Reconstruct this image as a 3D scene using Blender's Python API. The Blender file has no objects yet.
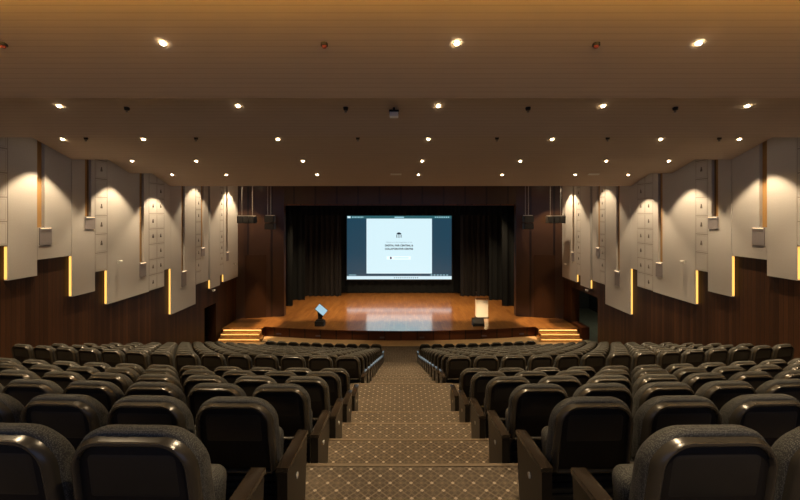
import bpy, bmesh, math, random
from mathutils import Vector, Matrix
random.seed(7)
scene = bpy.context.scene
COL = scene.collection
EYE = 6.99            # eye height above the hall floor in front of the stage
CX = -0.10            # camera stands 10 cm left of the aisle's centre
YC = 58.0             # common centre of all the curved rows and of the stage front

# ------------------------------------------------------------------ materials
def new_mat(name):
    m = bpy.data.materials.new(name); m.use_nodes = True
    nt = m.node_tree
    for n in list(nt.nodes): nt.nodes.remove(n)
    out = nt.nodes.new('ShaderNodeOutputMaterial')
    b = nt.nodes.new('ShaderNodeBsdfPrincipled')
    nt.links.new(b.outputs[0], out.inputs[0])
    return m, nt, b
def N(nt, typ, **kw):
    n = nt.nodes.new(typ)
    for k, v in kw.items(): setattr(n, k, v)
    return n
def mathn(nt, op, a, b=None, c=None):
    n = nt.nodes.new('ShaderNodeMath'); n.operation = op
    for i, v in enumerate((a, b, c)):
        if v is None: continue
        if isinstance(v, (int, float)): n.inputs[i].default_value = v
        else: nt.links.new(v, n.inputs[i])
    return n.outputs[0]
def mixc(nt, fac, a, b):
    n = nt.nodes.new('ShaderNodeMix'); n.data_type = 'RGBA'
    if isinstance(fac, (int, float)): n.inputs[0].default_value = fac
    else: nt.links.new(fac, n.inputs[0])
    for sock, v in ((n.inputs[6], a), (n.inputs[7], b)):
        if isinstance(v, tuple): sock.default_value = (*v, 1)
        else: nt.links.new(v, sock)
    return n.outputs[2]
def objxyz(nt):
    tc = nt.nodes.new('ShaderNodeTexCoord'); s = nt.nodes.new('ShaderNodeSeparateXYZ')
    nt.links.new(tc.outputs['Object'], s.inputs[0])
    return tc.outputs['Object'], s.outputs[0], s.outputs[1], s.outputs[2]
def noise(nt, vec, scale, detail=3, sx=None):
    n = nt.nodes.new('ShaderNodeTexNoise'); n.inputs['Scale'].default_value = scale; n.inputs['Detail'].default_value = detail
    if sx:
        mp = nt.nodes.new('ShaderNodeMapping'); mp.inputs['Scale'].default_value = sx
        nt.links.new(vec, mp.inputs[0]); vec = mp.outputs[0]
    nt.links.new(vec, n.inputs['Vector'])
    return n.outputs['Fac']
def bump(nt, b, h, strength=.3, dist=.01):
    n = nt.nodes.new('ShaderNodeBump'); n.inputs['Strength'].default_value = strength; n.inputs['Distance'].default_value = dist
    nt.links.new(h, n.inputs['Height']); nt.links.new(n.outputs[0], b.inputs['Normal'])
def simple(name, col, rough=.6, metal=0, spec=.5, var=.12, scale=20):
    m, nt, b = new_mat(name)
    v, x, y, z = objxyz(nt)
    f = noise(nt, v, scale)
    d = tuple(c * (1 - var) for c in col); l = tuple(min(1, c * (1 + var)) for c in col)
    nt.links.new(mixc(nt, f, d, l), b.inputs['Base Color'])
    b.inputs['Roughness'].default_value = rough; b.inputs['Metallic'].default_value = metal
    b.inputs['Specular IOR Level'].default_value = spec
    return m
def emit(name, col, strength):
    m, nt, b = new_mat(name)
    b.inputs['Base Color'].default_value = (.02, .02, .02, 1)
    b.inputs['Emission Color'].default_value = (*col, 1); b.inputs['Emission Strength'].default_value = strength
    return m

def mat_carpet():
    m, nt, b = new_mat('carpet')
    v, x, y, z = objxyz(nt)
    yy = mathn(nt, 'SUBTRACT', y, z)
    a = .165
    u = mathn(nt, 'DIVIDE', mathn(nt, 'ADD', x, yy), a); w = mathn(nt, 'DIVIDE', mathn(nt, 'SUBTRACT', x, yy), a)
    def cell(q):      # 0 on a lattice line, .5 mid-cell
        return mathn(nt, 'PINGPONG', q, .5)
    cu, cw = cell(u), cell(w)
    line = mathn(nt, 'LESS_THAN', mathn(nt, 'MINIMUM', cu, cw), .055)
    dot = mathn(nt, 'LESS_THAN', mathn(nt, 'MAXIMUM', cu, cw), .10)
    fu = mathn(nt, 'PINGPONG', mathn(nt, 'MULTIPLY', u, 3), .5); fw = mathn(nt, 'PINGPONG', mathn(nt, 'MULTIPLY', w, 3), .5)
    fl = mathn(nt, 'LESS_THAN', mathn(nt, 'MINIMUM', fu, fw), .12)
    # small dots at the centres of the diamonds
    mid = mathn(nt, 'GREATER_THAN', mathn(nt, 'MINIMUM', cu, cw), .40)
    ring = mathn(nt, 'LESS_THAN', mathn(nt, 'ABSOLUTE', mathn(nt, 'SUBTRACT', mathn(nt, 'MAXIMUM', cu, cw), .27)), .025)
    big = noise(nt, v, 2.1, 5); fine = noise(nt, v, 90, 2); med = noise(nt, v, 7, 3)
    base = mixc(nt, big, (.026, .022, .018), (.155, .128, .095))
    base = mixc(nt, mathn(nt, 'MULTIPLY', med, .55), base, (.05, .038, .028))
    c = mixc(nt, mathn(nt, 'MULTIPLY', fl, mathn(nt, 'MULTIPLY', med, .6)), base, (.20, .165, .125))
    c = mixc(nt, mathn(nt, 'MULTIPLY', ring, .2), c, (.22, .175, .125))
    c = mixc(nt, mathn(nt, 'MULTIPLY', line, mathn(nt, 'MULTIPLY', med, .5)), c, (.25, .20, .15))
    c = mixc(nt, mathn(nt, 'MULTIPLY', mid, .35), c, (.28, .22, .155))
    c = mixc(nt, mathn(nt, 'MULTIPLY', dot, .6), c, (.55, .48, .38))
    c = mixc(nt, mathn(nt, 'MULTIPLY', fine, .5), c, (.045, .033, .024))
    nt.links.new(c, b.inputs['Base Color']); b.inputs['Roughness'].default_value = .95
    b.inputs['Specular IOR Level'].default_value = .1
    bump(nt, b, fine, .5, .004)
    return m
def mat_wallwood(name, dark, light, pitch=.13, axis='y', rough=.38, spec=.4):
    m, nt, b = new_mat(name)
    v, x, y, z = objxyz(nt)
    q = {'x': x, 'y': y, 'xy': mathn(nt, 'ADD', x, y)}[axis]
    t = mathn(nt, 'DIVIDE', q, pitch)
    idx = mathn(nt, 'FLOOR', t); fr = mathn(nt, 'FRACT', t)
    wn = nt.nodes.new('ShaderNodeTexWhiteNoise'); wn.noise_dimensions = '1D'; nt.links.new(idx, wn.inputs['W'])
    g = noise(nt, v, 6, 4, (6, 6, .35))
    f = mathn(nt, 'ADD', mathn(nt, 'MULTIPLY', wn.outputs['Value'], .55), mathn(nt, 'MULTIPLY', g, .5))
    c = mixc(nt, f, dark, light)
    groove = mathn(nt, 'LESS_THAN', fr, .09)
    c = mixc(nt, mathn(nt, 'MULTIPLY', groove, .8), c, (.006, .003, .002))
    nt.links.new(c, b.inputs['Base Color']); b.inputs['Roughness'].default_value = rough
    b.inputs['Specular IOR Level'].default_value = spec
    bump(nt, b, mathn(nt, 'SUBTRACT', 1, groove), .4, .006)
    return m
def mat_stagewood():
    m, nt, b = new_mat('stage wood')
    v, x, y, z = objxyz(nt)
    br = nt.nodes.new('ShaderNodeTexBrick')
    mp = nt.nodes.new('ShaderNodeMapping'); mp.inputs['Rotation'].default_value = (0, 0, math.pi / 2)
    nt.links.new(v, mp.inputs[0]); nt.links.new(mp.outputs[0], br.inputs['Vector'])
    br.inputs['Scale'].default_value = 1; br.inputs['Brick Width'].default_value = .9; br.inputs['Row Height'].default_value = .14
    br.inputs['Mortar Size'].default_value = .004
    br.inputs['Color1'].default_value = (.24, .115, .028, 1); br.inputs['Color2'].default_value = (.42, .225, .062, 1)
    br.inputs['Mortar'].default_value = (.08, .03, .01, 1)
    g = noise(nt, v, 3, 5, (2.5, 1.2, 1))
    nt.links.new(mixc(nt, mathn(nt, 'MULTIPLY', g, .9), br.outputs['Color'], (.16, .055, .017)), b.inputs['Base Color'])
    b.inputs['Roughness'].default_value = .3; b.inputs['Specular IOR Level'].default_value = .6
    b.inputs['Coat Weight'].default_value = 1; b.inputs['Coat Roughness'].default_value = .11; b.inputs['Coat IOR'].default_value = 2.4
    bump(nt, b, noise(nt, v, 2.2, 2), .06, .02)
    return m
def mat_panel(name, grid=None):
    m, nt, b = new_mat(name)
    v, x, y, z = objxyz(nt)
    f = noise(nt, v, 40, 2); h = noise(nt, v, 8, 3, (1, .3, 6))
    c = mixc(nt, f, (.43, .425, .43), (.52, .51, .51))
    c = mixc(nt, mathn(nt, 'MULTIPLY', h, .22), c, (.36, .33, .31))
    if grid:
        y0, cw, z0, ch = grid
        def edge(q, o, s):
            t = mathn(nt, 'PINGPONG', mathn(nt, 'DIVIDE', mathn(nt, 'SUBTRACT', q, o), s), .5)
            return mathn(nt, 'LESS_THAN', t, .028)
        line = mathn(nt, 'MAXIMUM', edge(y, y0, cw), edge(z, z0, ch))
        # an inner square outline in each relief tile
        def rim(q, o, s):
            return mathn(nt, 'PINGPONG', mathn(nt, 'DIVIDE', mathn(nt, 'SUBTRACT', q, o), s), .5)
        mn = mathn(nt, 'MINIMUM', rim(y, y0, cw), rim(z, z0, ch))
        inner = mathn(nt, 'LESS_THAN', mathn(nt, 'ABSOLUTE', mathn(nt, 'SUBTRACT', mn, .085)), .014)
        c = mixc(nt, mathn(nt, 'MULTIPLY', line, .6), c, (.17, .14, .12))
        c = mixc(nt, mathn(nt, 'MULTIPLY', inner, .35), c, (.22, .19, .17))
        bump(nt, b, mathn(nt, 'SUBTRACT', 1, line), .5, .01)
    nt.links.new(c, b.inputs['Base Color']); b.inputs['Roughness'].default_value = .85
    b.inputs['Specular IOR Level'].default_value = .2
    return m
def mat_ceiling():
    m, nt, b = new_mat('ceiling')
    v, x, y, z = objxyz(nt)
    g = noise(nt, v, 3, 3, (.35, 5, 5))
    t = mathn(nt, 'FRACT', mathn(nt, 'DIVIDE', y, .11))
    line = mathn(nt, 'LESS_THAN', t, .12)
    c = mixc(nt, g, (.51, .42, .33), (.59, .49, .385))
    c = mixc(nt, mathn(nt, 'MULTIPLY', line, .35), c, (.30, .24, .18))
    nt.links.new(c, b.inputs['Base Color']); b.inputs['Roughness'].default_value = .8
    b.inputs['Specular IOR Level'].default_value = .25
    return m
def mat_fabric():
    m, nt, b = new_mat('seat fabric')
    v, x, y, z = objxyz(nt)
    vo = nt.nodes.new('ShaderNodeTexVoronoi'); vo.inputs['Scale'].default_value = 175; vo.inputs['Randomness'].default_value = .55; nt.links.new(v, vo.inputs['Vector'])
    p = mathn(nt, 'LESS_THAN', vo.outputs['Distance'], .42)
    f = noise(nt, v, 60, 2)
    c = mixc(nt, p, (.030, .030, .027), (.105, .102, .090))
    c = mixc(nt, mathn(nt, 'MULTIPLY', f, .3), c, (.035, .035, .034))
    nt.links.new(c, b.inputs['Base Color']); b.inputs['Roughness'].default_value = .8
    b.inputs['Specular IOR Level'].default_value = .25
    bump(nt, b, p, .35, .002)
    return m
def mat_curtain(name, a, bcol):
    m, nt, b = new_mat(name)
    v, x, y, z = objxyz(nt)
    nt.links.new(mixc(nt, noise(nt, v, 4, 3, (6, 1, .5)), a, bcol), b.inputs['Base Color'])
    b.inputs['Roughness'].default_value = .9; b.inputs['Specular IOR Level'].default_value = .15
    return m

M = dict(
    carpet=mat_carpet(),
    wood=mat_wallwood('dark wall wood', (.013, .005, .002), (.082, .034, .013), .13, 'y', .5, .25),
    pier=mat_wallwood('proscenium wood', (.036, .017, .008), (.050, .024, .012), 1.35, 'x', .3, .5),
    apron=mat_wallwood('apron wood', (.050, .013, .005), (.12, .036, .013), .9, 'x', .35),
    stage=mat_stagewood(), panel=mat_panel('cream acoustic fabric'), ceil=mat_ceiling(),
    fabric=mat_fabric(),
    plastic=simple('seat plastic', (.034, .029, .021), .26, 0, .6, .15, 14),
    recess=simple('seat back recess', (.012, .010, .008), .6, 0, .12, .2, 12),
    inset=simple('seat back inset', (.014, .0125, .010), .5, 0, .3, .2, 12),
    slats=simple('seat slats', (.035, .033, .030), .35, 0, .5, .2, 12),
    dark=simple('black plastic', (.014, .013, .012), .5, 0, .4, .2, 12),
    armwood=simple('armrest wood', (.022, .016, .011), .18, 0, .5, .35, 30),
    endpanel=simple('end panel laminate', (.009, .008, .007), .3, 0, .25, .25, 20),
    marker=simple('row plate', (.55, .55, .52), .4, 0, .5, .05, 30),
    curtain=mat_curtain('black velvet', (.004, .006, .009), (.009, .013, .018)),
    curtain2=mat_curtain('charcoal velvet', (.009, .010, .013), (.019, .020, .025)),
    black=simple('black box', (.012, .012, .013), .6, 0, .3),
    grille=simple('speaker grille', (.035, .035, .036), .6, 0, .3, .3, 90),
    metal=simple('metal', (.35, .34, .32), .35, .9),
    white=simple('white plastic', (.75, .76, .74), .45, 0, .5, .04),
    trimwhite=simple('downlight trim', (.7, .64, .55), .5, 0, .4, .05),
    slot=mat_wallwood('slot wood with gold glow', (.30, .17, .06), (.42, .25, .10), .3, 'y', .45),  # golden glow inside the slots is painted into the wood colour
    niche=simple('niche cream', (.27, .25, .27), .8, 0, .2, .08),
    nosing=simple('stair nosing', (.135, .105, .072), .8, 0, .2, .2, 30),
    marklight=simple('marker light lens', (.11, .09, .12), .4),
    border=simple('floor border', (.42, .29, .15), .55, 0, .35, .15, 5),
    step=simple('step wood', (.55, .33, .13), .45, 0, .4, .15, 6),
    motif=simple('relief motif', (.15, .13, .12), .6),
    corridor=simple('corridor floor', (.16, .15, .11), .8, 0, .2, .2, 3),
    corridorwall=simple('corridor wall', (.05, .045, .04), .8, 0, .2),
    boxled=emit('box led', (1, .72, .42), 2.2),
    led=emit('gold led', (1, .52, .11), 1.5),
    stepled=emit('step led', (1, .50, .14), 6),
    coveled=emit('cove led', (1, .55, .13), 36.0),
    lens=emit('downlight lens', (1, .80, .52), 90.0),
    lectern=simple('lectern panel', (.88, .84, .72), .3, 0, .5, .03),
    paleblue=emit('monitor with painted blue sheen', (.42, .66, .80), .8),
    scr_side=emit('desktop blue', (.010, .050, .085), 1.0),
    scr_page=emit('page', (.62, .82, .885), 1.02),
    scr_bar=emit('menu bar', (.02, .10, .12), 1.0),
    scr_task=emit('task bar', (.62, .80, .88), 1.0),
    scr_ink=emit('ink', (.02, .035, .06), .6),
    scr_grey=emit('grey ink', (.25, .36, .42), .9),
    scr_btn=emit('button', (.72, .92, .92), 1.2),
    scr_icon=emit('icons', (.35, .62, .70), 1.0),
    scr_red=emit('button dot', (.12, .03, .10), .8),
    red=simple('red detector', (.30, .05, .03), .5),
)

# ------------------------------------------------------------------ mesh helpers
def BM(): return bmesh.new()
def box(bm, x0, x1, y0, y1, z0, z1, mat=None):
    vs = [bm.verts.new((x, y, z)) for z in (z0, z1) for y in (y0, y1) for x in (x0, x1)]
    fs = [(0, 2, 3, 1), (4, 5, 7, 6), (0, 1, 5, 4), (2, 6, 7, 3), (0, 4, 6, 2), (1, 3, 7, 5)]
    out = [bm.faces.new([vs[i] for i in f]) for f in fs]
    if mat is not None:
        bmesh.ops.transform(bm, matrix=mat, verts=vs)
    return vs
def prism(bm, pts, z0, z1, axis='z'):
    """extrude polygon pts along axis"""
    def P(p, t):
        return {'z': (p[0], p[1], t), 'x': (t, p[0], p[1]), 'y': (p[0], t, p[1])}[axis]
    a = [bm.verts.new(P(p, z0)) for p in pts]; b = [bm.verts.new(P(p, z1)) for p in pts]
    n = len(pts)
    bm.faces.new(a); bm.faces.new(b[::-1])
    for i in range(n): bm.faces.new((a[i], b[i], b[(i + 1) % n], a[(i + 1) % n]))
def cyl(bm, c, r, h, n=16, axis='z', r2=None):
    r2 = r if r2 is None else r2
    def P(a, rr, t):
        u, w = rr * math.cos(a), rr * math.sin(a)
        return {'z': (c[0] + u, c[1] + w, c[2] + t), 'x': (c[0] + t, c[1] + u, c[2] + w), 'y': (c[0] + u, c[1] + t, c[2] + w)}[axis]
    a = [bm.verts.new(P(2 * math.pi * i / n, r, 0)) for i in range(n)]
    b = [bm.verts.new(P(2 * math.pi * i / n, r2, h)) for i in range(n)]
    bm.faces.new(a); bm.faces.new(b[::-1])
    for i in range(n): bm.faces.new((a[i], b[i], b[(i + 1) % n], a[(i + 1) % n]))
def finish(bm, name, smooth=False, angle=40, bevel=0):
    if bevel:
        bmesh.ops.bevel(bm, geom=[e for e in bm.edges], offset=bevel, segments=2, affect='EDGES', profile=.6, clamp_overlap=True)
    bmesh.ops.recalc_face_normals(bm, faces=bm.faces)
    me = bpy.data.meshes.new(name); bm.to_mesh(me); bm.free()
    if smooth:
        for p in me.polygons: p.use_smooth = True
        me.set_sharp_from_angle(angle=math.radians(angle))
    return me
def link(name, me, mat, parent=None, loc=None, rotz=None):
    o = bpy.data.objects.new(name, me); COL.objects.link(o)
    if me is not None and mat is not None and not me.materials: me.materials.append(mat)
    if parent: o.parent = parent
    if loc: o.location = loc
    if rotz is not None: o.rotation_euler = (0, 0, rotz)
    return o
def obj(name, bm, mat, parent=None, smooth=False, angle=40, bevel=0, loc=None):
    return link(name, finish(bm, name, smooth, angle, bevel), mat, parent, loc)
def thing(name, label, cat, loc=(0, 0, 0), rotz=0, group=None):
    o = bpy.data.objects.new(name, None); COL.objects.link(o); o.empty_display_size = .1
    o.location = loc; o.rotation_euler = (0, 0, rotz)
    return tag(o, label, cat, group)
def tag(o, label, cat, group=None, kind=None):
    o['label'] = label; o['category'] = cat
    if group: o['group'] = group
    if kind: o['kind'] = kind
    return o
def struct(name, bm, mat, **kw):
    o = obj(name, bm, mat, **kw); o['kind'] = 'structure'; return o
def Z(h): return EYE - h
def arc_y(d, x): 
    R = YC - d
    return YC - math.sqrt(R * R - x * x)

# ------------------------------------------------------------------ floor: curved, stepped
S = .91
def nos(k):  return 1.45 + S * k if k <= 5 else 7.73 + S * (k - 6)     # far edge of row k's tread
def rowz(k): return 5.5 - .319 * k if k <= 6 else (3.147 - .3007 * (k - 7) if k < 18 else 0)
bm = BM()
XS = [-10.15 + 20.3 * i / 40 for i in range(41)]
prof = [(-3.0, rowz(0))]
for k in range(0, 18):
    prof.append((nos(k), rowz(k))); prof.append((nos(k), max(0, rowz(k + 1)) if k + 1 < 18 else 0))
prof.append((24.5, 0))
grid = [[bm.verts.new((x, arc_y(d, x), z)) for x in XS] for d, z in prof]
for i in range(len(prof) - 1):
    for j in range(40):
        bm.faces.new((grid[i][j], grid[i][j + 1], grid[i + 1][j + 1], grid[i + 1][j]))
struct('floor', bm, M['carpet'])

for i, k in enumerate(range(0, 18)):
    b = BM(); d = nos(k); xs = [-.98 + 1.96 * j / 8 for j in range(9)]
    prism(b, [(x, arc_y(d - .03, x)) for x in xs] + [(x, arc_y(d + .004, x)) for x in xs[::-1]], rowz(k) - .012, rowz(k) + .005)
    struct('trim_%d' % (10 + i), b, M['nosing'])

# ------------------------------------------------------------------ ceiling: saw-tooth steps
EDGES = [(4.0, 2.27), (6.55, 1.97), (9.05, 1.80), (11.6, 1.64), (14.12, 1.49), (16.6, 1.207)]
SL = .33
cprof = [(-3.0, Z(-(2.27 + SL * 1.5))), (4.0 - 1.5, Z(-(2.27 + SL * 1.5))), (4.0, Z(-2.27))]
for i in range(1, 6):
    d0, _ = EDGES[i - 1]; d1, h1 = EDGES[i]
    cprof += [(d0, Z(-(h1 + SL * (d1 - d0)))), (d1, Z(-h1))]
cprof += [(16.6, Z(-2.15)), (25.0, Z(-2.15))]
def ceil_z(y):
    for (a, za), (b, zb) in zip(cprof[:-1], cprof[1:]):
        if a < b and a < y <= b: return za + (zb - za) * (y - a) / (b - a)
    return Z(-2.15)
bm = BM()
lo = [(y, z) for y, z in cprof]
T = .06
rows = []
for x in (-9.94, 9.94):
    rows.append([bm.verts.new((x, y, z)) for y, z in lo])
for i in range(len(lo) - 1):
    bm.faces.new((rows[0][i], rows[1][i], rows[1][i + 1], rows[0][i + 1]))
top = [bm.verts.new((x, y, Z(-3.6))) for x in (-10.1, 10.1) for y in (-3.0, 25.0)]
bm.faces.new((top[0], top[1], top[3], top[2]))
struct('ceiling', bm, M['ceil'])
# cove LED behind the nearest ceiling step
o = BM(); box(o, -9.9, 9.9, 4.01, 4.04, Z(-2.62), Z(-2.67))
tag(obj('cove_light_strip', o, M['coveled']), 'warm gold cove light strip hidden behind the nearest ceiling step', 'light strip')

# ------------------------------------------------------------------ downlights
COLX = [-9.19, -7.0, -3.36, .71, 4.06, 7.0, 9.13]
ROWL = {5.33: [1, 2, 3, 4, 5], 7.83: [0, 1, 2, 3, 4, 5, 6], 10.42: [0, 1, 2, 3, 4, 5, 6], 13.14: [0, 1, 2, 3, 4, 5, 6], 15.46: [0, 1, 2, 3, 4, 5, 6],
        18.6: [0, 6], 22.2: [0, 6], 2.4: [1, 2, 3, 4, 5], -.6: [1, 2, 3, 4, 5]}  # the two rows over the rear seats are unseen, added as fill
cn = ['outermost left', 'second from left', 'third from left', 'middle', 'third from right', 'second from right', 'outermost right']
rn = {5.33: 'nearest', 7.83: 'second', 10.42: 'third', 13.14: 'fourth', 15.46: 'fifth'}
bmr = BM()
nn = 20; rr = [(.062, .0), (.085, -.006), (.10, .0)]
rr = [(r * .5, z) for r, z in rr]
rings = [[bmr.verts.new((r * math.cos(2 * math.pi * i / nn), r * math.sin(2 * math.pi * i / nn), z)) for i in range(nn)] for r, z in rr]
for a, b in zip(rings[:-1], rings[1:]):
    for i in range(nn): bmr.faces.new((a[i], a[(i + 1) % nn], b[(i + 1) % nn], b[i]))
ring_me = finish(bmr, 'trim_ring', True); ring_me.materials.append(M['trimwhite'])
bml = BM(); cyl(bml, (0, 0, -.004), .032, .008, 20)
lens_me = finish(bml, 'lens'); lens_me.materials.append(M['lens'])
def spot(name, loc, power, angle, blend, col, parent=None, target=None, size=.05):
    L = bpy.data.lights.new(name, 'SPOT'); L.energy = power; L.spot_size = math.radians(angle); L.spot_blend = blend
    L.color = col; L.shadow_soft_size = size
    o = bpy.data.objects.new(name, L); COL.objects.link(o); o.location = loc
    if target is not None:
        o.rotation_euler = (Vector(target) - Vector(loc)).to_track_quat('-Z', 'Y').to_euler()
    if parent: o.parent = parent
    return o
WARM = (1, .74, .44)
ang = math.atan(SL)
for y, cols in ROWL.items():
    for c in cols:
        x = COLX[c]; slope = 4 < y < 16.6
        if y in rn: lab = 'round recessed downlight, %s row of lights from the camera, %s column' % (rn[y], cn[c]); grp = 'ceiling downlights'
        elif y < 3: lab = 'added round downlight over the seats %s the camera, %s column' % ('just above' if y > 0 else 'behind', cn[c]); grp = 'added downlights over the rear seats'
        else: lab = 'round downlight behind the last ceiling step near the %s wall' % ('left' if c == 0 else 'right'); grp = 'downlights behind the last step'
        t = thing('downlight', lab, 'ceiling light', (x, y, ceil_z(y) - .012), 0, grp)
        for nm, me in (('trim_ring', ring_me), ('lens', lens_me)):
            p = link(nm, me, None, t)
            if slope: p.rotation_euler = (-ang, 0, 0)
        outer = c in (0, 6)
        s = spot('bulb', (0, 0, -.05), (450 if outer else 560) * (2.2 if y > 20 else 1), 86 if outer else 78, .32 if outer else .6, WARM, t, size=.04)

# sprinklers, detectors, vents
def small_fit(name, label, cat, x, y, parts, group=None):
    t = thing(name, label, cat, (x, y, ceil_z(y)), 0, group)
    for nm, bmf, mat in parts:
        b = BM(); bmf(b); obj(nm, b, mat, t)
def px2x(px, y): return CX + (px - 398.4) * y / 385
spr = [(86, 10.35), (127, 7.9), (196, 10.35), (148, 12.85), (346, 7.9), (358, 10.35), (366, 12.85), (528, 7.9), (497, 10.35), (675, 7.9), (608, 10.35), (719.6, 10.35)]
sprn = ['far left third step', 'left second step', 'left third step', 'left fourth step', 'centre-left second step', 'centre-left third step', 'centre-left fourth step',
        'centre-right second step', 'centre-right third step', 'right second step', 'right third step', 'far right third step']
for (px, y), nm in zip(spr, sprn):
    x = round(px2x(px, y), 2)
    small_fit('ceiling_sprinkler', 'small dark sprinkler head on the ceiling, %s from the camera' % nm, 'sprinkler', x, y,
              [('cap', lambda b: cyl(b, (0, 0, -.05), .045, .06, 14, r2=.055), M['dark']), ('nozzle', lambda b: cyl(b, (0, 0, -.10), .03, .05, 12, r2=.012), M['metal'])], 'ceiling sprinklers')
for px, nm in ((3, 'far left'), (324, 'centre left'), (596, 'right')):
    x = round(px2x(px, 5.35), 2)
    small_fit('smoke_detector', 'small reddish detector on the nearest ceiling step, %s' % nm, 'detector', x, 5.35,
              [('base', lambda b: cyl(b, (0, 0, -.03), .05, .04, 14), M['dark']), ('head', lambda b: cyl(b, (0, 0, -.06), .025, .03, 12, r2=.035), M['red'])], 'reddish ceiling detectors')
t = thing('ceiling_projector', 'small white box unit hung from the second ceiling step near centre', 'projector', (-.19, 7.9, ceil_z(7.9)))
b = BM(); box(b, -.09, .09, -.08, .10, -.19, -.10); obj('housing', b, M['white'], t, bevel=.008)
b = BM(); box(b, -.10, .10, -.085, .11, -.10, -.06); obj('bracket', b, M['dark'], t)
b = BM(); cyl(b, (0, 0, -.06), .02, .10, 10); obj('stem', b, M['dark'], t)
for px, nm in ((396, 'near centre'), (594, 'right of centre')):
    x = px2x(px, 15.4)
    t = thing('ceiling_air_grille', 'pale oblong grille in the fifth ceiling step, %s' % nm, 'air vent', (x, 15.42, ceil_z(15.42)))
    b = BM(); box(b, -.22, .22, -.07, .07, -.015, .02); o = obj('frame', b, M['white'], t); o.rotation_euler = (-ang, 0, 0)

# ------------------------------------------------------------------ side walls
WX = 10.05; PF = 9.95; PT = .095
def wall_boxes(side, holes):
    """wood wall from boxes round the door opening: (y0,y1,ztop) hole"""
    b = BM(); y0, y1, zt = holes
    def bx(a, c, z0, z1): box(b, min(side * WX, side * (WX + .45)), max(side * WX, side * (WX + .45)), a, c, z0, z1)
    bx(-3.0, y0, -.1, 9.9); bx(y1, 24.4, -.1, 9.9); bx(y0, y1, zt, 9.9)
    return b
struct('wall_left', wall_boxes(-1, (19.75, 21.0, 2.15)), M['wood'])
struct('wall_right', wall_boxes(1, (19.6, 22.55, 2.72)), M['wood'])
b = BM(); box(b, WX, WX + .45, 21.36, 22.55, -.05, .69); struct('trim_1', b, M['apron'])
for side, nm, x1, ya, yb in ((-1, 'left', 12.0, 19.0, 22.0), (1, 'right', 14.0, 17.0, 28.5)):
    a, c = sorted((side * (WX + .45), side * x1))
    b = BM(); box(b, a, c, ya, yb, -.12, -.004)
    xa, xb = sorted((side * WX, side * (WX + .45)))
    yd = (19.75, 21.0) if side < 0 else (19.6, 21.36)
    box(b, xa, xb, yd[0], yd[1], -.12, .006)
    struct('floor_corridor_' + nm, b, M['corridor'])
    b = BM(); xo = side * x1
    box(b, min(xo, xo + side * .1), max(xo, xo + side * .1), ya, yb, -.1, 3.2)
    box(b, a, c, ya - .1, ya, -.1, 3.2); box(b, a, c, yb, yb + .1, -.1, 3.2); box(b, a, c, ya, yb, 3.2, 3.3)
    struct('wall_corridor_' + nm, b, M['corridorwall'])
L = bpy.data.lights.new('corridor_light', 'POINT'); L.energy = 70; L.color = (.8, .85, .65); L.shadow_soft_size = .2
o = bpy.data.objects.new('corridor_light', L); COL.objects.link(o); o.location = (12.6, 22.5, 2.9)

# motif for relief tiles: small inverted-Y figure
def motif_mesh():
    b = BM()
    box(b, -.012, .012, -.02, .02, .0, .10); box(b, -.012, .012, -.05, .05, .03, .052)
    box(b, -.012, .012, -.06, -.03, -.09, .01, Matrix.Rotation(0, 4, 'X')); box(b, -.012, .012, .03, .06, -.09, .01)
    cyl(b, (-.012, 0, .12), .025, .024, 8, 'x')
    bmesh.ops.scale(b, vec=(1, .5, .62), verts=b.verts)
    return finish(b, 'relief_motif')
motif_me = motif_mesh(); motif_me.materials.append(M['motif'])
TOPH = -2.12      # panels end above the ceiling line
# (y0, y1, bottom h, slot (y0,y1,bottom h, box y0,y1,h0,h1) , near-edge glow (h0,h1), grid (first col y, cell w, cols)
P = [
 ('relief', 8.45, 9.71, .80, None, None, (8.45, .63, 2), 'nearest relief-tiled cream wall panel'),
 ('plain', 9.71, 10.50, 1.68, None, (.80, 1.68), None, 'nearest plain cream wall panel beside the relief tiles'),
 ('plain', 10.50, 11.60, 1.25, (10.50, 10.72, .37, 10.55, 10.92, .38, .86), None, None, 'cream wall panel with the slot nearest the camera'),
 ('plain', 11.62, 12.50, 2.50, (12.10, 12.35, .08, 12.10, 12.47, .09, .48), (1.25, 2.50), None, 'cream wall panel holding the second light slot'),
 ('relief', 12.50, 13.03, 1.89, None, None, (12.50, .53, 1), 'single-column relief-tiled cream wall panel'),
 ('plain', 13.03, 15.20, 3.06, (14.65, 14.90, 1.86, 14.65, 15.0, 1.87, 2.42), (1.89, 3.06), None, 'widest cream wall panel with a small wall spotlight'),
 ('relief', 15.20, 16.20, 3.04, None, None, (15.20, .50, 2), 'two-column relief-tiled cream wall panel'),
 ('plain', 16.20, 16.67, 2.35, None, None, None, 'short narrow cream panel above the brightest gold slit'),
 ('plain', 16.67, 18.70, 4.36, (17.48, 17.76, 2.60, 17.48, 17.85, 2.61, 3.3), (2.35, 4.36), None, 'longest cream wall panel with the lowest hanging edge'),
 ('relief', 18.72, 19.22, 3.44, None, None, (18.72, .5, 1), 'narrow relief-tiled cream panel after the longest one'),
 ('plain', 19.22, 19.95, 3.44, (19.22, 19.5, 1.68, 19.22, 19.55, 1.69, 2.12), None, None, 'cream wall panel with the fifth light slot'),
 ('plain', 20.15, 21.25, 3.92, None, (3.44, 3.92), None, 'cream wall panel above the dark side doorway'),
 ('relief', 21.25, 21.68, 3.40, None, None, (21.25, .43, 1), 'narrowest relief-tiled cream panel near the stage'),
 ('plain', 21.70, 23.62, 3.84, (22.0, 22.22, 2.17, 22.0, 22.3, 2.18, 2.7), (3.40, 3.84), None, 'gold-lit cream wall panel next to the stage wall'),
]
gridmats = {}
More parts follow.
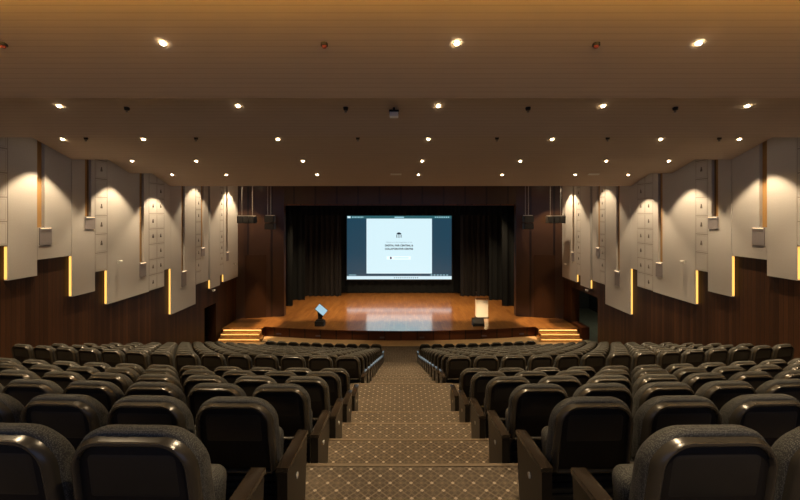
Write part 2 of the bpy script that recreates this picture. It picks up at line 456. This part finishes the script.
for side, sn in ((-1, 'left'), (1, 'right')):
    for kind, y0, y1, bot, slot, glow, grid, lab in P:
        t = thing('relief_panel' if kind == 'relief' else 'acoustic_panel', lab + ', %s wall' % sn, 'wall panel', (side * WX, 0, 0), 0, 'cream acoustic panels on the %s wall' % sn)
        zb, zt = Z(bot), Z(TOPH)
        g = .004
        b = BM(); xa, xb = sorted((-side * .001, -side * (WX - PF)))
        if slot:
            s0, s1, sh = slot[:3]
            # faced around the slot
            if s0 - y0 > .02: prism(b, [(y0 + g, zb), (y1 - g, zb), (y1 - g, zt), (s1, zt), (s1, Z(sh)), (s0, Z(sh)), (s0, zt), (y0 + g, zt)], xa, xb, 'x')
            else: prism(b, [(y0 + g, zb), (y1 - g, zb), (y1 - g, zt), (s1, zt), (s1, Z(sh)), (y0 + g, Z(sh))], xa, xb, 'x')
        else:
            prism(b, [(y0 + g, zb), (y1 - g, zb), (y1 - g, zt), (y0 + g, zt)], xa, xb, 'x')
        mt = M['panel']
        if grid:
            gy, cw, nc = grid
            mt = gridmats.setdefault((gy, cw), mat_panel('relief tiles', (gy, cw, zb, .61)))
        obj('panel_face', b, mt, t)
        if grid:
            k = 0
            for c in range(nc):
                for r in range(1, 15):
                    zc = zb + .61 * (r - .5)
                    if zc > Z(-1.5): break
                    if (r * 3 + c * 2) % 4 == (1 if nc > 1 else 3): continue
                    m = link('relief_motif', motif_me, None, t, (-side * (WX - PF + .008), gy + cw * (c + .5), zc))
        if slot:
            s0, s1, sh, b0, b1, h0, h1 = slot
            b = BM(); xc = sorted((-side * .002, -side * .012))
            box(b, xc[0], xc[1], s0, s1, Z(sh), zt); obj('slot_lining', b, M['slot'], t)
            b = BM(); xc = sorted((-side * .08, -side * .125)); box(b, xc[0], xc[1], b0, b1, Z(h1), Z(h0)); obj('glow_box', b, M['niche'], t)
            b = BM(); xc = sorted((-side * .125, -side * .16)); box(b, xc[0], xc[1], b0 + .03, b1 - .05, Z(h0) - .022, Z(h0) - .01)
            obj('box_light', b, M['boxled'], t)
        if glow:
            b = BM(); xc = sorted((-side * .012, -side * .075)); box(b, xc[0], xc[1], y0 - .008, y0 + .002, Z(glow[1]) + .03, Z(glow[0]) - .03)
            obj('edge_light', b, M['led'], t)

# little wall spotlights on both walls
for side, sn in ((-1, 'left'), (1, 'right')):
    for y, h, w, gx in ((13.45, 1.64, 'on the widest cream panel', 0), (20.3, 4.0, 'below the panel above the doorway', 0), (22.9, 2.95, 'on the gold-lit panel by the stage', 0)):
        t = thing('wall_spotlight', 'small white spotlight %s, %s wall' % (w, sn), 'spotlight', (side * PF, y, Z(h)), 0, 'small white wall spotlights')
        b = BM(); cyl(b, (-side * .10, 0, 0), .012, side * .10 + side * .02, 10, 'x'); obj('bracket', b, M['metal'], t)
        b = BM(); cyl(b, (-side * .14, -.10, -.02), .055, .16, 14, 'y', .04); obj('lamp_head', b, M['white'], t, smooth=True)

# ------------------------------------------------------------------ proscenium wall
OY = 24.3; OX = 7.32; HT = 7.53
b = BM()
box(b, -OX - .02, OX + .02, OY, OY + .3, HT, 9.3)
struct('wall_front', b, M['pier'])
b = BM(); box(b, -OX, OX, OY - .03, OY, HT, HT + .09); struct('trim_2', b, M['apron'])
for side, sn in ((-1, 'left'), (1, 'right')):
    b = BM(); prism(b, [(side * OX, OY), (side * 10.05, 23.62), (side * 10.05, 24.7), (side * OX, 24.7)], .0, 9.3)
    struct('wall_proscenium_' + sn, b, M['pier'])
    # inset door-like panel with a thin frame on each pier
    t = thing('pier_door', 'flush dark wood door set in the %s stage pier' % sn, 'door', (side * 8.95, 23.885, .55), math.atan2(-.68, 2.73) * side)
    b = BM(); box(b, -.62, .62, -.03, -.006, 0, 3.9); obj('leaf', b, M['wood'], t)
    b = BM(); box(b, -.10, -.06, -.06, -.03, 1.35, 1.5); obj('control_plate', b, M['black'], t)

# ------------------------------------------------------------------ stage
SZ = .55; SD = 21.2; LX = 7.75; LY = 21.6
arc = [(x, arc_y(SD, x)) for x in [-LX + 2 * LX * i / 40 for i in range(41)]]
poly = arc + [(LX, LY), (10.04, LY), (10.04, 31.6), (-10.04, 31.6), (-10.04, LY), (-LX, LY)]
b = BM(); prism(b, poly, SZ - .06, SZ); struct('floor_stage', b, M['stage'])
arc2 = [(x, arc_y(SD + .06, x)) for x in [-LX + 2 * LX * i / 40 for i in range(41)]]
b = BM(); prism(b, arc2 + [(LX, LY + .03), (10.04, LY + .03), (10.04, 30), (-10.04, 30), (-10.04, LY + .03), (-LX, LY + .03)], 0, SZ - .06); struct('wall_stage_apron', b, M['apron'])
# reddish nosing and tan floor border
def arcband(b, d0, d1, z0, z1, x0, x1, n=40):
    a = [(x0 + (x1 - x0) * i / n) for i in range(n + 1)]
    pts = [(x, arc_y(d0, x)) for x in a] + [(x, arc_y(d1, x)) for x in a[::-1]]
    prism(b, pts, z0, z1)
b = BM(); arcband(b, SD - .02, SD + .02, SZ - .07, SZ - .006, -LX, LX); struct('trim_3', b, M['apron'])
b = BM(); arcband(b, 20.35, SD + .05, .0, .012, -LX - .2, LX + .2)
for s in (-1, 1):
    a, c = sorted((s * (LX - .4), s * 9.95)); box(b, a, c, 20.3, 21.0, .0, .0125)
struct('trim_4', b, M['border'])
for i, x in enumerate((-6.9, -4.6, -1.0, 1.2, 4.7, 6.9)):
    t = thing('apron_light', 'small pale marker light low on the stage front, number %s from the left' % ['one', 'two', 'three', 'four', 'five', 'six'][i], 'step light', (x, arc_y(SD + .05, x), .17), 0, 'marker lights on the stage front')
    t['label'] = 'small pale oblong marker light on the stage front, ' + ['leftmost of the six', 'second from left', 'third, left of the aisle axis', 'fourth, right of the aisle axis', 'second from right', 'rightmost of the six'][i]
    b = BM(); box(b, -.13, .13, -.05, .01, -.04, .04); obj('housing', b, M['marklight'], t, bevel=.01)
# stage stairs
for side, sn in ((-1, 'left'), (1, 'right')):
    t = thing('stage_steps', 'lit wooden steps up to the stage on the %s side' % sn, 'steps', (side * 8.87, 21.3, 0))
    w0 = 1.10
    for i, (ya, yb, z) in enumerate(((21.0, 21.62, .183), (21.3, 21.62, .366))):
        b = BM(); ww = w0 + (.12 if i == 0 else .02)
        a, c = (-ww, 1.07) if side > 0 else (-1.07, ww)
        box(b, a, c, ya - 21.3, yb - 21.3, 0 if i == 0 else .183, z - .035); obj('step_body', b, M['step'], t)
        b = BM(); box(b, a, c, ya - .035 - 21.3, yb - 21.3, z - .035, z); obj('tread', b, M['stage'], t)
        b = BM(); box(b, a + .04, c - .04, ya - .022 - 21.3, ya - .008 - 21.3, z - .05, z - .037); obj('step_light', b, M['stepled'], t)
    b = BM(); a, c = (-1.1, 1.07) if side > 0 else (-1.07, 1.1)
    box(b, a, c, LY - 21.3 - .0, LY - 21.3 + .028, .366, SZ - .062); obj('riser', b, M['step'], t)
    b = BM(); box(b, a + .04, c - .04, LY - 21.3 - .022, LY - 21.3 - .006, SZ - .078, SZ - .064); obj('step_light', b, M['stepled'], t)

# stage house
b = BM(); box(b, -10.2, 10.2, 31.6, 31.8, 0, 9.4); struct('wall_back', b, M['black'])
for s, sn in ((-1, 'left'), (1, 'right')):
    a, c = sorted((s * 10.05, s * 10.2)); b = BM(); box(b, a, c, 24.7, 31.6, 0, 9.4); struct('wall_stage_' + sn, b, M['black'])
b = BM(); box(b, -10.2, 10.2, 24.6, 31.8, 9.3, 9.4); struct('ceiling_stage', b, M['black'])

def curtain(x0, x1, y, z0, z1, pleat, amp, mat, label, name='stage_curtain', cat='curtain', group=None):
    n = max(8, int((x1 - x0) / pleat * 8)); b = BM()
    lo, hi, lo2, hi2 = [], [], [], []
    ph = random.random() * 6
    for i in range(n + 1):
        x = x0 + (x1 - x0) * i / n
        w = amp * (math.sin(2 * math.pi * (x - x0) / pleat + ph) + .35 * math.sin(2 * math.pi * (x - x0) / pleat * 2.3 + 1.7 * ph))
        for L_, z, k, dy in ((lo, z0, 1.15, 0), (hi, z1, .7, 0), (lo2, z0, 1.15, .02), (hi2, z1, .7, .02)):
            L_.append(b.verts.new((x, w * k + dy, z)))
    for i in range(n):
        b.faces.new((lo[i], lo[i + 1], hi[i + 1], hi[i])); b.faces.new((lo2[i], hi2[i], hi2[i + 1], lo2[i + 1]))
        b.faces.new((lo[i], lo2[i], lo2[i + 1], lo[i + 1])); b.faces.new((hi[i], hi[i + 1], hi2[i + 1], hi2[i]))
    b.faces.new((lo[0], hi[0], hi2[0], lo2[0])); b.faces.new((lo[-1], lo2[-1], hi2[-1], hi[-1]))
    o = obj(name, b, mat, smooth=True, angle=60); o.location = (0, y, 0)
    return tag(o, label, cat, group)
G = 'black stage curtains'
for s, sn, ins in ((-1, 'left', (7.50, 7.09, 4.6)), (1, 'right', (7.14, 6.68, 4.77))):
    for k, (y, inner, outer, amp, pl, mt) in enumerate(((26.9, ins[0], 9.0, .04, .5, 'curtain'), (28.8, ins[1], 8.7, .05, .45, 'curtain'), (30.2, ins[2], 7.9, .12, .42, 'curtain2'))):
        a, c = sorted((s * inner, s * outer))
        lab = ['flat black wing curtain nearest the audience, %s side of stage', 'middle black wing curtain, %s side of stage', 'wide pleated charcoal curtain beside the screen, %s side'][k] % sn
        curtain(a, c, y, SZ + .015, 9.2, pl, amp, M[mt], lab, group=G)
curtain(-8.6, 8.6, 25.4, 6.90, 9.2, .35, .05, M['curtain'], 'short pleated black valance hung across the top of the stage', 'stage_valance', 'curtain')
curtain(-7.9, 7.9, 31.35, SZ + .015, 9.2, .6, .04, M['curtain'], 'black backdrop curtain behind the projection screen', 'backdrop_curtain', 'curtain')

# ------------------------------------------------------------------ projection screen
SY = 31.0
def sx(px): return CX + (px - 398.4) * SY / 385
def sz(py): return Z((py - 214) * SY / 385)
x0s, x1s, z1s, z0s = round(sx(347), 2), round(sx(451.6), 2), round(sz(215.8), 2), round(sz(279.6), 2)
t = thing('projection_screen', 'large projection screen showing a computer desktop with a white page', 'screen', (0, SY, SZ))
def sobj(name, xa, xb, za, zb, mat, lift, parent):
    b = BM(); box(b, xa, xb, -.02 - lift, -.018 - lift + .002, za - SZ, zb - SZ); return obj(name, b, mat, parent)
W_, H_ = x1s - x0s, z1s - z0s
b = BM(); box(b, x0s - .06, x1s + .06, .0, .05, z0s - SZ - .06, z1s - SZ + .05); obj('screen_frame', b, M['black'], t)
b = BM(); box(b, x0s, x1s, -.02, .0, z0s - SZ, z1s - SZ); desk = obj('desktop', b, M['scr_side'], t)
def fx(u): return x0s + W_ * u
def fz(v): return z1s - H_ * v
top = sobj('menu_bar', fx(0), fx(1), fz(.045), fz(0), M['scr_bar'], .002, desk)
for i in range(8):
    sobj('menu_icon', fx(.05 + i * .014), fx(.058 + i * .014), fz(.032), fz(.014), M['scr_icon'], .004, desk)
    sobj('menu_icon', fx(.84 + i * .018), fx(.85 + i * .018), fz(.032), fz(.014), M['scr_icon'], .004, desk)
sobj('menu_icon', fx(.005), fx(.035), fz(.038), fz(.008), M['scr_task'], .004, desk)
sobj('menu_title', fx(.455), fx(.545), fz(.034), fz(.016), M['scr_icon'], .004, desk)
page = sobj('page', fx(.187), fx(.812), fz(.905), fz(.045), M['scr_page'], .004, desk)
sobj('task_bar', fx(0), fx(1), fz(.995), fz(.945), M['scr_task'], .004, desk)
for i in range(12):
    sobj('dock_icon', fx(.45 + i * .02), fx(.46 + i * .02), fz(.98), fz(.962), M['scr_grey'], .006, desk)
for i in range(6):
    sobj('dock_icon', fx(.02 + i * .012), fx(.027 + i * .012), fz(.935), fz(.92), M['scr_icon'], .004, desk)
    sobj('dock_icon', fx(.80 + i * .03), fx(.815 + i * .03), fz(.935), fz(.92), M['scr_icon'], .004, desk)
# emblem: a domed building mark
b = BM()
cxm, czm = fx(.497), fz(.31) - SZ
prism(b, [(cxm - .21, czm + .12), (cxm - .13, czm + .22), (cxm, czm + .26), (cxm + .13, czm + .22), (cxm + .21, czm + .12), (cxm + .12, czm + .09), (cxm - .12, czm + .09)], -.030, -.028, 'y')
for dx in (-.20, .14): box(b, cxm + dx, cxm + dx + .06, -.030, -.028, czm - .17, czm + .07)
box(b, cxm - .03, cxm + .03, -.030, -.028, czm - .12, czm + .03); box(b, cxm - .07, cxm + .07, -.030, -.028, czm - .17, czm - .14); box(b, cxm - .06, cxm + .05, -.030, -.028, czm + .045, czm + .07)
obj('page_emblem', b, M['scr_ink'], page)
def text(name, s, width, cx_, cz_, mat, parent, y=-.031, bold=0.0):
    c = bpy.data.curves.new(name, 'FONT'); c.body = s; c.align_x = 'CENTER'; c.align_y = 'CENTER'; c.size = 1; c.extrude = .0005; c.offset = bold
    o = bpy.data.objects.new(name, c); COL.objects.link(o)
    bpy.context.view_layer.update()
    k = width / max(o.dimensions.x, .01)
    dg = bpy.context.evaluated_depsgraph_get(); me = bpy.data.meshes.new_from_object(o.evaluated_get(dg))
    bpy.data.objects.remove(o)
    me.materials.clear(); me.materials.append(mat)
    me.transform(Matrix.Translation((cx_, y, cz_)) @ Matrix.Rotation(math.pi / 2, 4, 'X') @ Matrix.Scale(k, 4, (1, 0, 0)) @ Matrix.Scale(k, 4, (0, 1, 0)))
    return link(name, me, None, parent)
text('page_text', 'Welcome to the inauguration of the', W_ * .25, fx(.497), fz(.415) - SZ, M['scr_grey'], page)
text('page_text', 'DIGITAL FAIR CENTRAL &', W_ * .27, fx(.497), fz(.467) - SZ, M['scr_ink'], page, bold=.045)
text('page_text', 'COLLABORATIVE CENTRE', W_ * .27, fx(.497), fz(.520) - SZ, M['scr_ink'], page, bold=.045)
btn = sobj('page_button', fx(.38), fx(.61), fz(.685), fz(.635), M['scr_btn'], .007, page)
sobj('button_mark', fx(.41), fx(.428), fz(.678), fz(.642), M['scr_red'], .010, page)
sobj('button_text', fx(.45), fx(.59), fz(.664), fz(.656), M['scr_grey'], .010, page)

# ------------------------------------------------------------------ things on the stage
t = thing('lectern', 'white panelled lectern standing on the right of the stage', 'lectern', (5.10, 24.0, SZ))
b = BM(); box(b, -.40, .40, -.22, .28, 0, .04); obj('base', b, M['dark'], t, bevel=.008)
b = BM(); box(b, -.35, .35, -.15, -.11, .04, 1.12); obj('front_panel', b, M['lectern'], t, bevel=.006)
for s in (-1, 1):
    b = BM(); box(b, s * .35 - .02, s * .35 + .02, -.11, .2, .04, 1.08); obj('side_panel', b, M['lectern'], t)
b = BM(); box(b, -.39, .39, -.2, .28, -.02, .02, Matrix.Translation((0, 0, 1.17)) @ Matrix.Rotation(-.22, 4, 'X')); obj('reading_top', b, M['dark'], t)
b = BM(); cyl(b, (-.36, -.05, 1.15), .009, .42, 8); cyl(b, (-.36, -.05, 1.55), .02, .07, 8); obj('microphone', b, M['metal'], t)
t = thing('floor_monitor', 'black wedge floor monitor in front of the white lectern', 'speaker', (4.50, 22.25, SZ))
b = BM(); prism(b, [(-.22, 0), (.22, 0), (.22, .40), (.02, .40), (-.22, .16)], -.33, .33, 'x'); obj('cabinet', b, M['black'], t, bevel=.012)
b = BM(); prism(b, [(-.225, .17), (-.215, .155), (.01, .38), (.0, .395)], -.29, .29, 'x'); obj('grille', b, M['grille'], t)
t = thing('display_stand', 'tilted monitor with painted blue sheen on a black stand, left stage edge', 'monitor', (-4.63, 22.25, SZ))
b = BM(); box(b, -.27, .27, -.22, .2, 0, .28); obj('base_box', b, M['black'], t, bevel=.015)
b = BM(); box(b, -.2, .2, -.15, .12, .28, .36); prism(b, [(-.10, .36), (.10, .36), (.28, .78), (-.16, .98)], -.03, .05, 'y'); obj('stand', b, M['dark'], t)
R_ = Matrix.Translation((.10, -.1, .93)) @ Matrix.Rotation(math.radians(40), 4, 'Y') @ Matrix.Rotation(math.radians(-12), 4, 'X')
b = BM(); box(b, -.32, .32, -.03, .04, -.21, .21, R_); obj('housing', b, M['dark'], t)
b = BM(); box(b, -.30, .30, -.036, -.03, -.19, .19, R_); obj('sheen_face', b, M['paleblue'], t)  # emission paints the bluish shine of the monitor's glossy back

# hanging loudspeakers
def hanging(name, label, x, y, w, h, zt, stack, rot):
    t = thing(name, label, 'speaker', (x, y, zt), rot, 'loudspeakers hung before the stage')
    if stack:
        for i in range(2):
            b = BM(); box(b, -w / 2, w / 2, -.22, .22, -h * (i + .96) / 2, -h * i / 2 - (.03 if i else 0)); c = obj('cabinet', b, M['black'], t, bevel=.015)
            b = BM(); box(b, -w / 2 + .03, w / 2 - .03, -.232, -.22, -h * (i + .92) / 2, -h * i / 2 - .04 - (.03 if i else 0)); obj('grille', b, M['grille'], t)
    else:
        for i in range(3):
            a = -w / 2 + w * i / 3; b = BM(); box(b, a + .006, a + w / 3 - .006, -.22, .22, -h, 0); obj('cabinet', b, M['black'], t, bevel=.012)
            b = BM(); box(b, a + .03, a + w / 3 - .03, -.232, -.22, -h + .03, -.03); obj('grille', b, M['grille'], t)
    b = BM(); box(b, -w / 2, w / 2, -.03, .03, 0, .05); obj('hanging_bar', b, M['metal'], t)
    for s in ((-.28, .06) if stack else (-.3, .3)):
        b = BM(); cyl(b, (s * w, 0, .05), .012, Z(-2.15) - zt - .05, 8); obj('cable', b, M['metal'], t)
hanging('line_speaker', 'wide flat black speaker hung beside the left wall panels', -8.98, 22.6, 1.02, .41, 6.86, False, .0)
hanging('line_speaker', 'wide flat black speaker hung beside the right wall panels', 9.12, 22.6, 1.02, .41, 6.86, False, .0)
hanging('stacked_speaker', 'two stacked black speakers hung left of the stage opening', -7.62, 22.6, .54, .80, 6.88, True, .0)
hanging('stacked_speaker', 'two stacked black speakers hung right of the stage opening', 7.50, 22.6, .54, .80, 6.88, True, .0)

# stage and pier lights (modelled as fittings)
def fixture(x, y, z, label, power, angle, blend, target, col=WARM, group=None):
    t = thing('stage_light', label, 'stage light', (x, y, z), 0, group)
    b = BM(); cyl(b, (0, 0, 0), .07, .22, 14, r2=.06); obj('lamp_body', b, M['dark'], t, smooth=True)
    b = BM(); cyl(b, (0, 0, -.004), .058, .004, 14); obj('lens', b, M['lens'], t)
    b = BM(); box(b, -.015, .015, -.015, .015, .2, (9.3 if y > 24.5 else Z(-2.15)) - z); obj('stem', b, M['dark'], t)
    s = spot('bulb', (0, 0, -.03), power, angle, blend, col, t, size=.08)
    s.rotation_euler = (Vector(target) - Vector((x, y, z))).to_track_quat('-Z', 'Y').to_euler()
for x, n in ((-6.2, 'far left'), (-2.2, 'left'), (2.2, 'right'), (6.2, 'far right')):
    fixture(x, 25.9, 8.3, 'black stage lamp above the stage front, %s of centre' % n, 2700, 96, .8, (x * .8, 26.2, .5), (1, .62, .30), 'stage lamps behind the header')
for s, n in ((-1, 'left'), (1, 'right')):
    fixture(s * 8.5, 22.55, 8.9, 'narrow downlight over the %s stage steps' % n, 6500, 23, .35, (s * 8.5, 22.75, .55), (1, .60, .28), 'downlights over the stage steps')

for tx, ty, an, pw, n in ((5.1, 23.8, 9, 5600, 'the lectern'), (-4.6, 22.4, 12, 900, 'the stage display'), (-2.6, 24.0, 34, 2700, 'the left half of the stage'), (2.6, 24.0, 34, 2700, 'the right half of the stage')):  # unseen front lamps, added to brighten the lectern and stage
    fixture(tx * .8, 17.6, 8.6, 'added front lamp above the last ceiling step aimed at %s' % n, pw, an, .6, (tx, ty, .6), (1, .72, .42), 'added front lamps aimed at the stage')
# ------------------------------------------------------------------ seats
def rr_outline(w, zt, zb, rt, rb, n=8):
    pts = []
    rt = max(rt, .012); rb = max(rb, .008)
    for cx_, cz_, a0, r in ((w - rt, zt - rt, 0, rt), (-w + rt, zt - rt, 90, rt), (-w + rb, zb + rb, 180, rb), (w - rb, zb + rb, 270, rb)):
        for i in range(n + 1):
            a = math.radians(a0 + 90 * i / n); pts.append((cx_ + r * math.cos(a), cz_ + r * math.sin(a)))
    return pts
def loft(b, rings, w, zt, zb, rt, rb, lean, ztop=.98, cap0=True, cap1=True, taper=.0):
    prev = None; out = []
    for ring in rings:
        ins, y = ring[:2]; dz = ring[2] if len(ring) > 2 else 0
        pts = rr_outline(w - ins, zt - ins - dz, zb + ins, rt - ins * .8, rb - ins * .8)
        vs = []
        for x, z in pts:
            k = 1 - taper * max(0, (z - zb) / (zt - zb))
            q = (ztop - z)
            vs.append(b.verts.new((x * k, y + lean * q + .05 * q * (1 - q) * lean, z)))
        out.append(vs)
    n = len(out[0])
    for a, c in zip(out[:-1], out[1:]):
        for i in range(n): b.faces.new((a[i], a[(i + 1) % n], c[(i + 1) % n], c[i]))
    for vs in out:
        for v in vs: v.co.y += BY; v.co.z += BZ
    if cap0: b.faces.new(out[0])
    if cap1: b.faces.new(out[-1][::-1])
HW = .258
BY, BZ = -.085, .035      # the backrest leans back over the riser behind it
def mk(name, f, mat, smooth=True, angle=50, bevel=0):
    b = BM(); f(b); me = finish(b, name, smooth, angle, bevel); me.materials.append(mat); return me
def f_shell(b):
    loft(b, [(.042, .028), (.036, .004), (.030, .0), (.022, .003), (.010, .018, .012), (.002, .036, .008), (.006, .075, .012)], HW, .93, .43, .135, .04, .16, taper=.05)
def f_panel(b):
    loft(b, [(.044, .020), (.038, .025), (.038, .032)], HW, .93, .43, .135, .04, .16, taper=.05)
def f_inset(b):
    loft(b, [(.016, .017), (.0, .022), (.0, .026)], HW - .075, .855, .66, .03, .02, .16, taper=.03)
def f_cush(b):
    loft(b, [(.012, .034, .0), (.002, .040, -.006), (-.006, .060, -.006), (-.008, .085, .002), (-.006, .110, .016), (.004, .135, .038), (.026, .153, .062), (.065, .162, .085)], HW - .004, .932, .47, .15, .05, .16, taper=.05)
def f_seat(b):
    loft(b, [(.04, .0), (.01, .012), (.0, .04), (.0, .09), (.014, .125), (.05, .14)], .215, .59, .36, .06, .05, .0)
    for v in b.verts: v.co.y += .26 + (v.co.z - .38) * .12
def f_grille(b):
    for i in range(9):
        z = .07 + i * .043
        box(b, -.225, .225, .105 + i * .002, .13 + i * .002, z, z + .020)
    for x in (-.235, .215): box(b, x, x + .02, .10, .24, .0, .46)
    box(b, -.215, .215, .14, .17, .03, .45)
def f_arm(side):      # side = +1: arm on local +x
    return lambda b: box(b, side * .281 - .020, side * .281 + .020, .13, .47, .575, .605)
def f_support(side):
    return lambda b: box(b, side * .281 - .012, side * .281 + .012, .18, .42, .0, .575)
AX = .312
def f_endarm(side):
    def f(b):
        c = side * (AX); prism(b, [(-.055, .535), (.43, .50), (.43, .53), (-.055, .565)], c - .038, c + .038, 'x')
    return f
def f_endpanel(side):
    def f(b):
        c = side * (AX); prism(b, [(-.05, .0), (.36, .0), (.425, .50), (-.05, .534)], c - .032, c + .032, 'x')
    return f
def f_marker(side):
    return lambda b: cyl(b, (side * (AX + .032), .16, .375), .02, side * .006, 16, 'x')
me_shell = mk('back_shell', f_shell, M['plastic'], angle=60); me_panel = mk('back_panel', f_panel, M['recess'])
me_inset = mk('back_inset', f_inset, M['inset'], angle=60)
me_cush = mk('back_cushion', f_cush, M['fabric'], angle=80); me_seat = mk('seat_cushion', f_seat, M['fabric'], angle=80)
me_grille = mk('rear_grille', f_grille, M['slats'], False)
me_arm = {s: mk('armrest', f_arm(s), M['endpanel'], True, 40, .008) for s in (-1, 1)}
me_sup = {s: mk('arm_support', f_support(s), M['dark'], False) for s in (-1, 1)}
me_earm = {s: mk('end_armrest', f_endarm(s), M['armwood'], True, 40, .004) for s in (-1, 1)}
me_epan = {s: mk('end_panel', f_endpanel(s), M['endpanel'], False) for s in (-1, 1)}
me_mark = {s: mk('row_marker', f_marker(s), M['marker'], False) for s in (-1, 1)}
def parts_for(side, aisle, full=True):
    p = [('back_shell', me_shell), ('back_panel', me_panel), ('back_inset', me_inset), ('back_cushion', me_cush), ('seat_cushion', me_seat), ('rear_grille', me_grille),
         ('armrest', me_arm[side]), ('arm_support', me_sup[side])]
    if aisle: p += [('end_armrest', me_earm[-side]), ('end_panel', me_epan[-side]), ('row_marker', me_mark[-side])]
    return p
ORD = ['first', 'second', 'third', 'fourth', 'fifth', 'sixth', 'seventh', 'eighth', 'ninth', 'tenth', 'eleventh', 'twelfth', 'thirteenth', 'fourteenth']
spots = []
for k in range(1, 19):
    d = nos(k - 1) + .06; R = YC - d; z = rowz(k)
    for side in (-1, 1):
        nmax = 14 if 7 <= k <= 17 else (10 if k == 18 else 14)
        for i in range(nmax):
            s = side * (1.1275 + .562 * i); a = s / R
            x, y = R * math.sin(a), YC - R * math.cos(a)
            px = 398.4 + (x - CX) * 385 / y
            if k < 7 and not (-60 < px < 860 + (0 if k > 2 else 20)): continue
            spots.append((math.hypot(x, y), k, side, i, x, y, z, -a if False else a))
spots.sort()
NIND = 300
protos = {}
for n, (dist, k, side, i, x, y, z, a) in enumerate(spots[:NIND]):
    sn = 'left' if side < 0 else 'right'
    if k < 7: row = '%s row from the camera' % ORD[k - 1]
    else: row = '%s row past the cross aisle' % ORD[k - 7]
    lab = '%s-block black seat, %s, %s from the centre aisle' % (sn, row, ORD[i])
    o = bpy.data.objects.new('auditorium_seat', None); o.empty_display_size = .1; COL.objects.link(o)
    o.location = (x, y, z); o.rotation_euler = (0, 0, a)
    tag(o, lab, 'seat', '%s block auditorium seats' % sn)
    key = (side, i == 0)
    if key not in protos:
        protos[key] = [link(nm, me, None, o) for nm, me in parts_for(side, i == 0)]
        for c in protos[key]:
            if c.name.startswith('end_armrest'): c['label'] = 'brown wood aisle armrest'
    else:
        for c in protos[key]:
            q = c.copy(); COL.objects.link(q); q.parent = o
# the farthest seats as one mesh
if spots[NIND:]:
    b = BM(); mats = [M['inset'], M['slats'], M['plastic'], M['recess'], M['fabric'], M['dark'], M['armwood'], M['endpanel'], M['marker']]
    for (dist, k, side, i, x, y, z, a) in spots[NIND:]:
        T_ = Matrix.Translation((x, y, z)) @ Matrix.Rotation(a, 4, 'Z')
        for nm, me in parts_for(side, i == 0):
            nv, nf = len(b.verts), len(b.faces)
            b.from_mesh(me); b.verts.ensure_lookup_table(); b.faces.ensure_lookup_table()
            bmesh.ops.transform(b, matrix=T_, verts=b.verts[nv:])
            mi = mats.index(me.materials[0])
            for f in b.faces[nf:]: f.material_index = mi
    me = bpy.data.meshes.new('auditorium_seat_rows'); b.to_mesh(me); b.free()
    for m in mats: me.materials.append(m)
    o = bpy.data.objects.new('auditorium_seats', me); COL.objects.link(o)
    tag(o, 'farthest rows of black seats, closest to the stage', 'seats', None, 'stuff')

# ------------------------------------------------------------------ world, camera
w = bpy.data.worlds.new('World'); scene.world = w; w.use_nodes = True
bg = w.node_tree.nodes['Background']; bg.inputs[0].default_value = (.36, .47, .82, 1); bg.inputs[1].default_value = .50  # blue ambient fill, added to enter through the open rear of the hall
cam = bpy.data.cameras.new('Camera'); co = bpy.data.objects.new('Camera', cam); COL.objects.link(co)
co.location = (CX, 0, EYE); co.rotation_euler = (math.pi / 2, 0, 0)
cam.sensor_width = 36; cam.lens = 385 * 36 / 800; cam.shift_x = 1.6 / 800; cam.shift_y = -36 / 800
cam.clip_start = .05; cam.clip_end = 200
scene.camera = co
scene.view_settings.view_transform = 'Standard'; scene.view_settings.look = 'None'
scene.view_settings.exposure = 0.12; scene.view_settings.gamma = 1.0
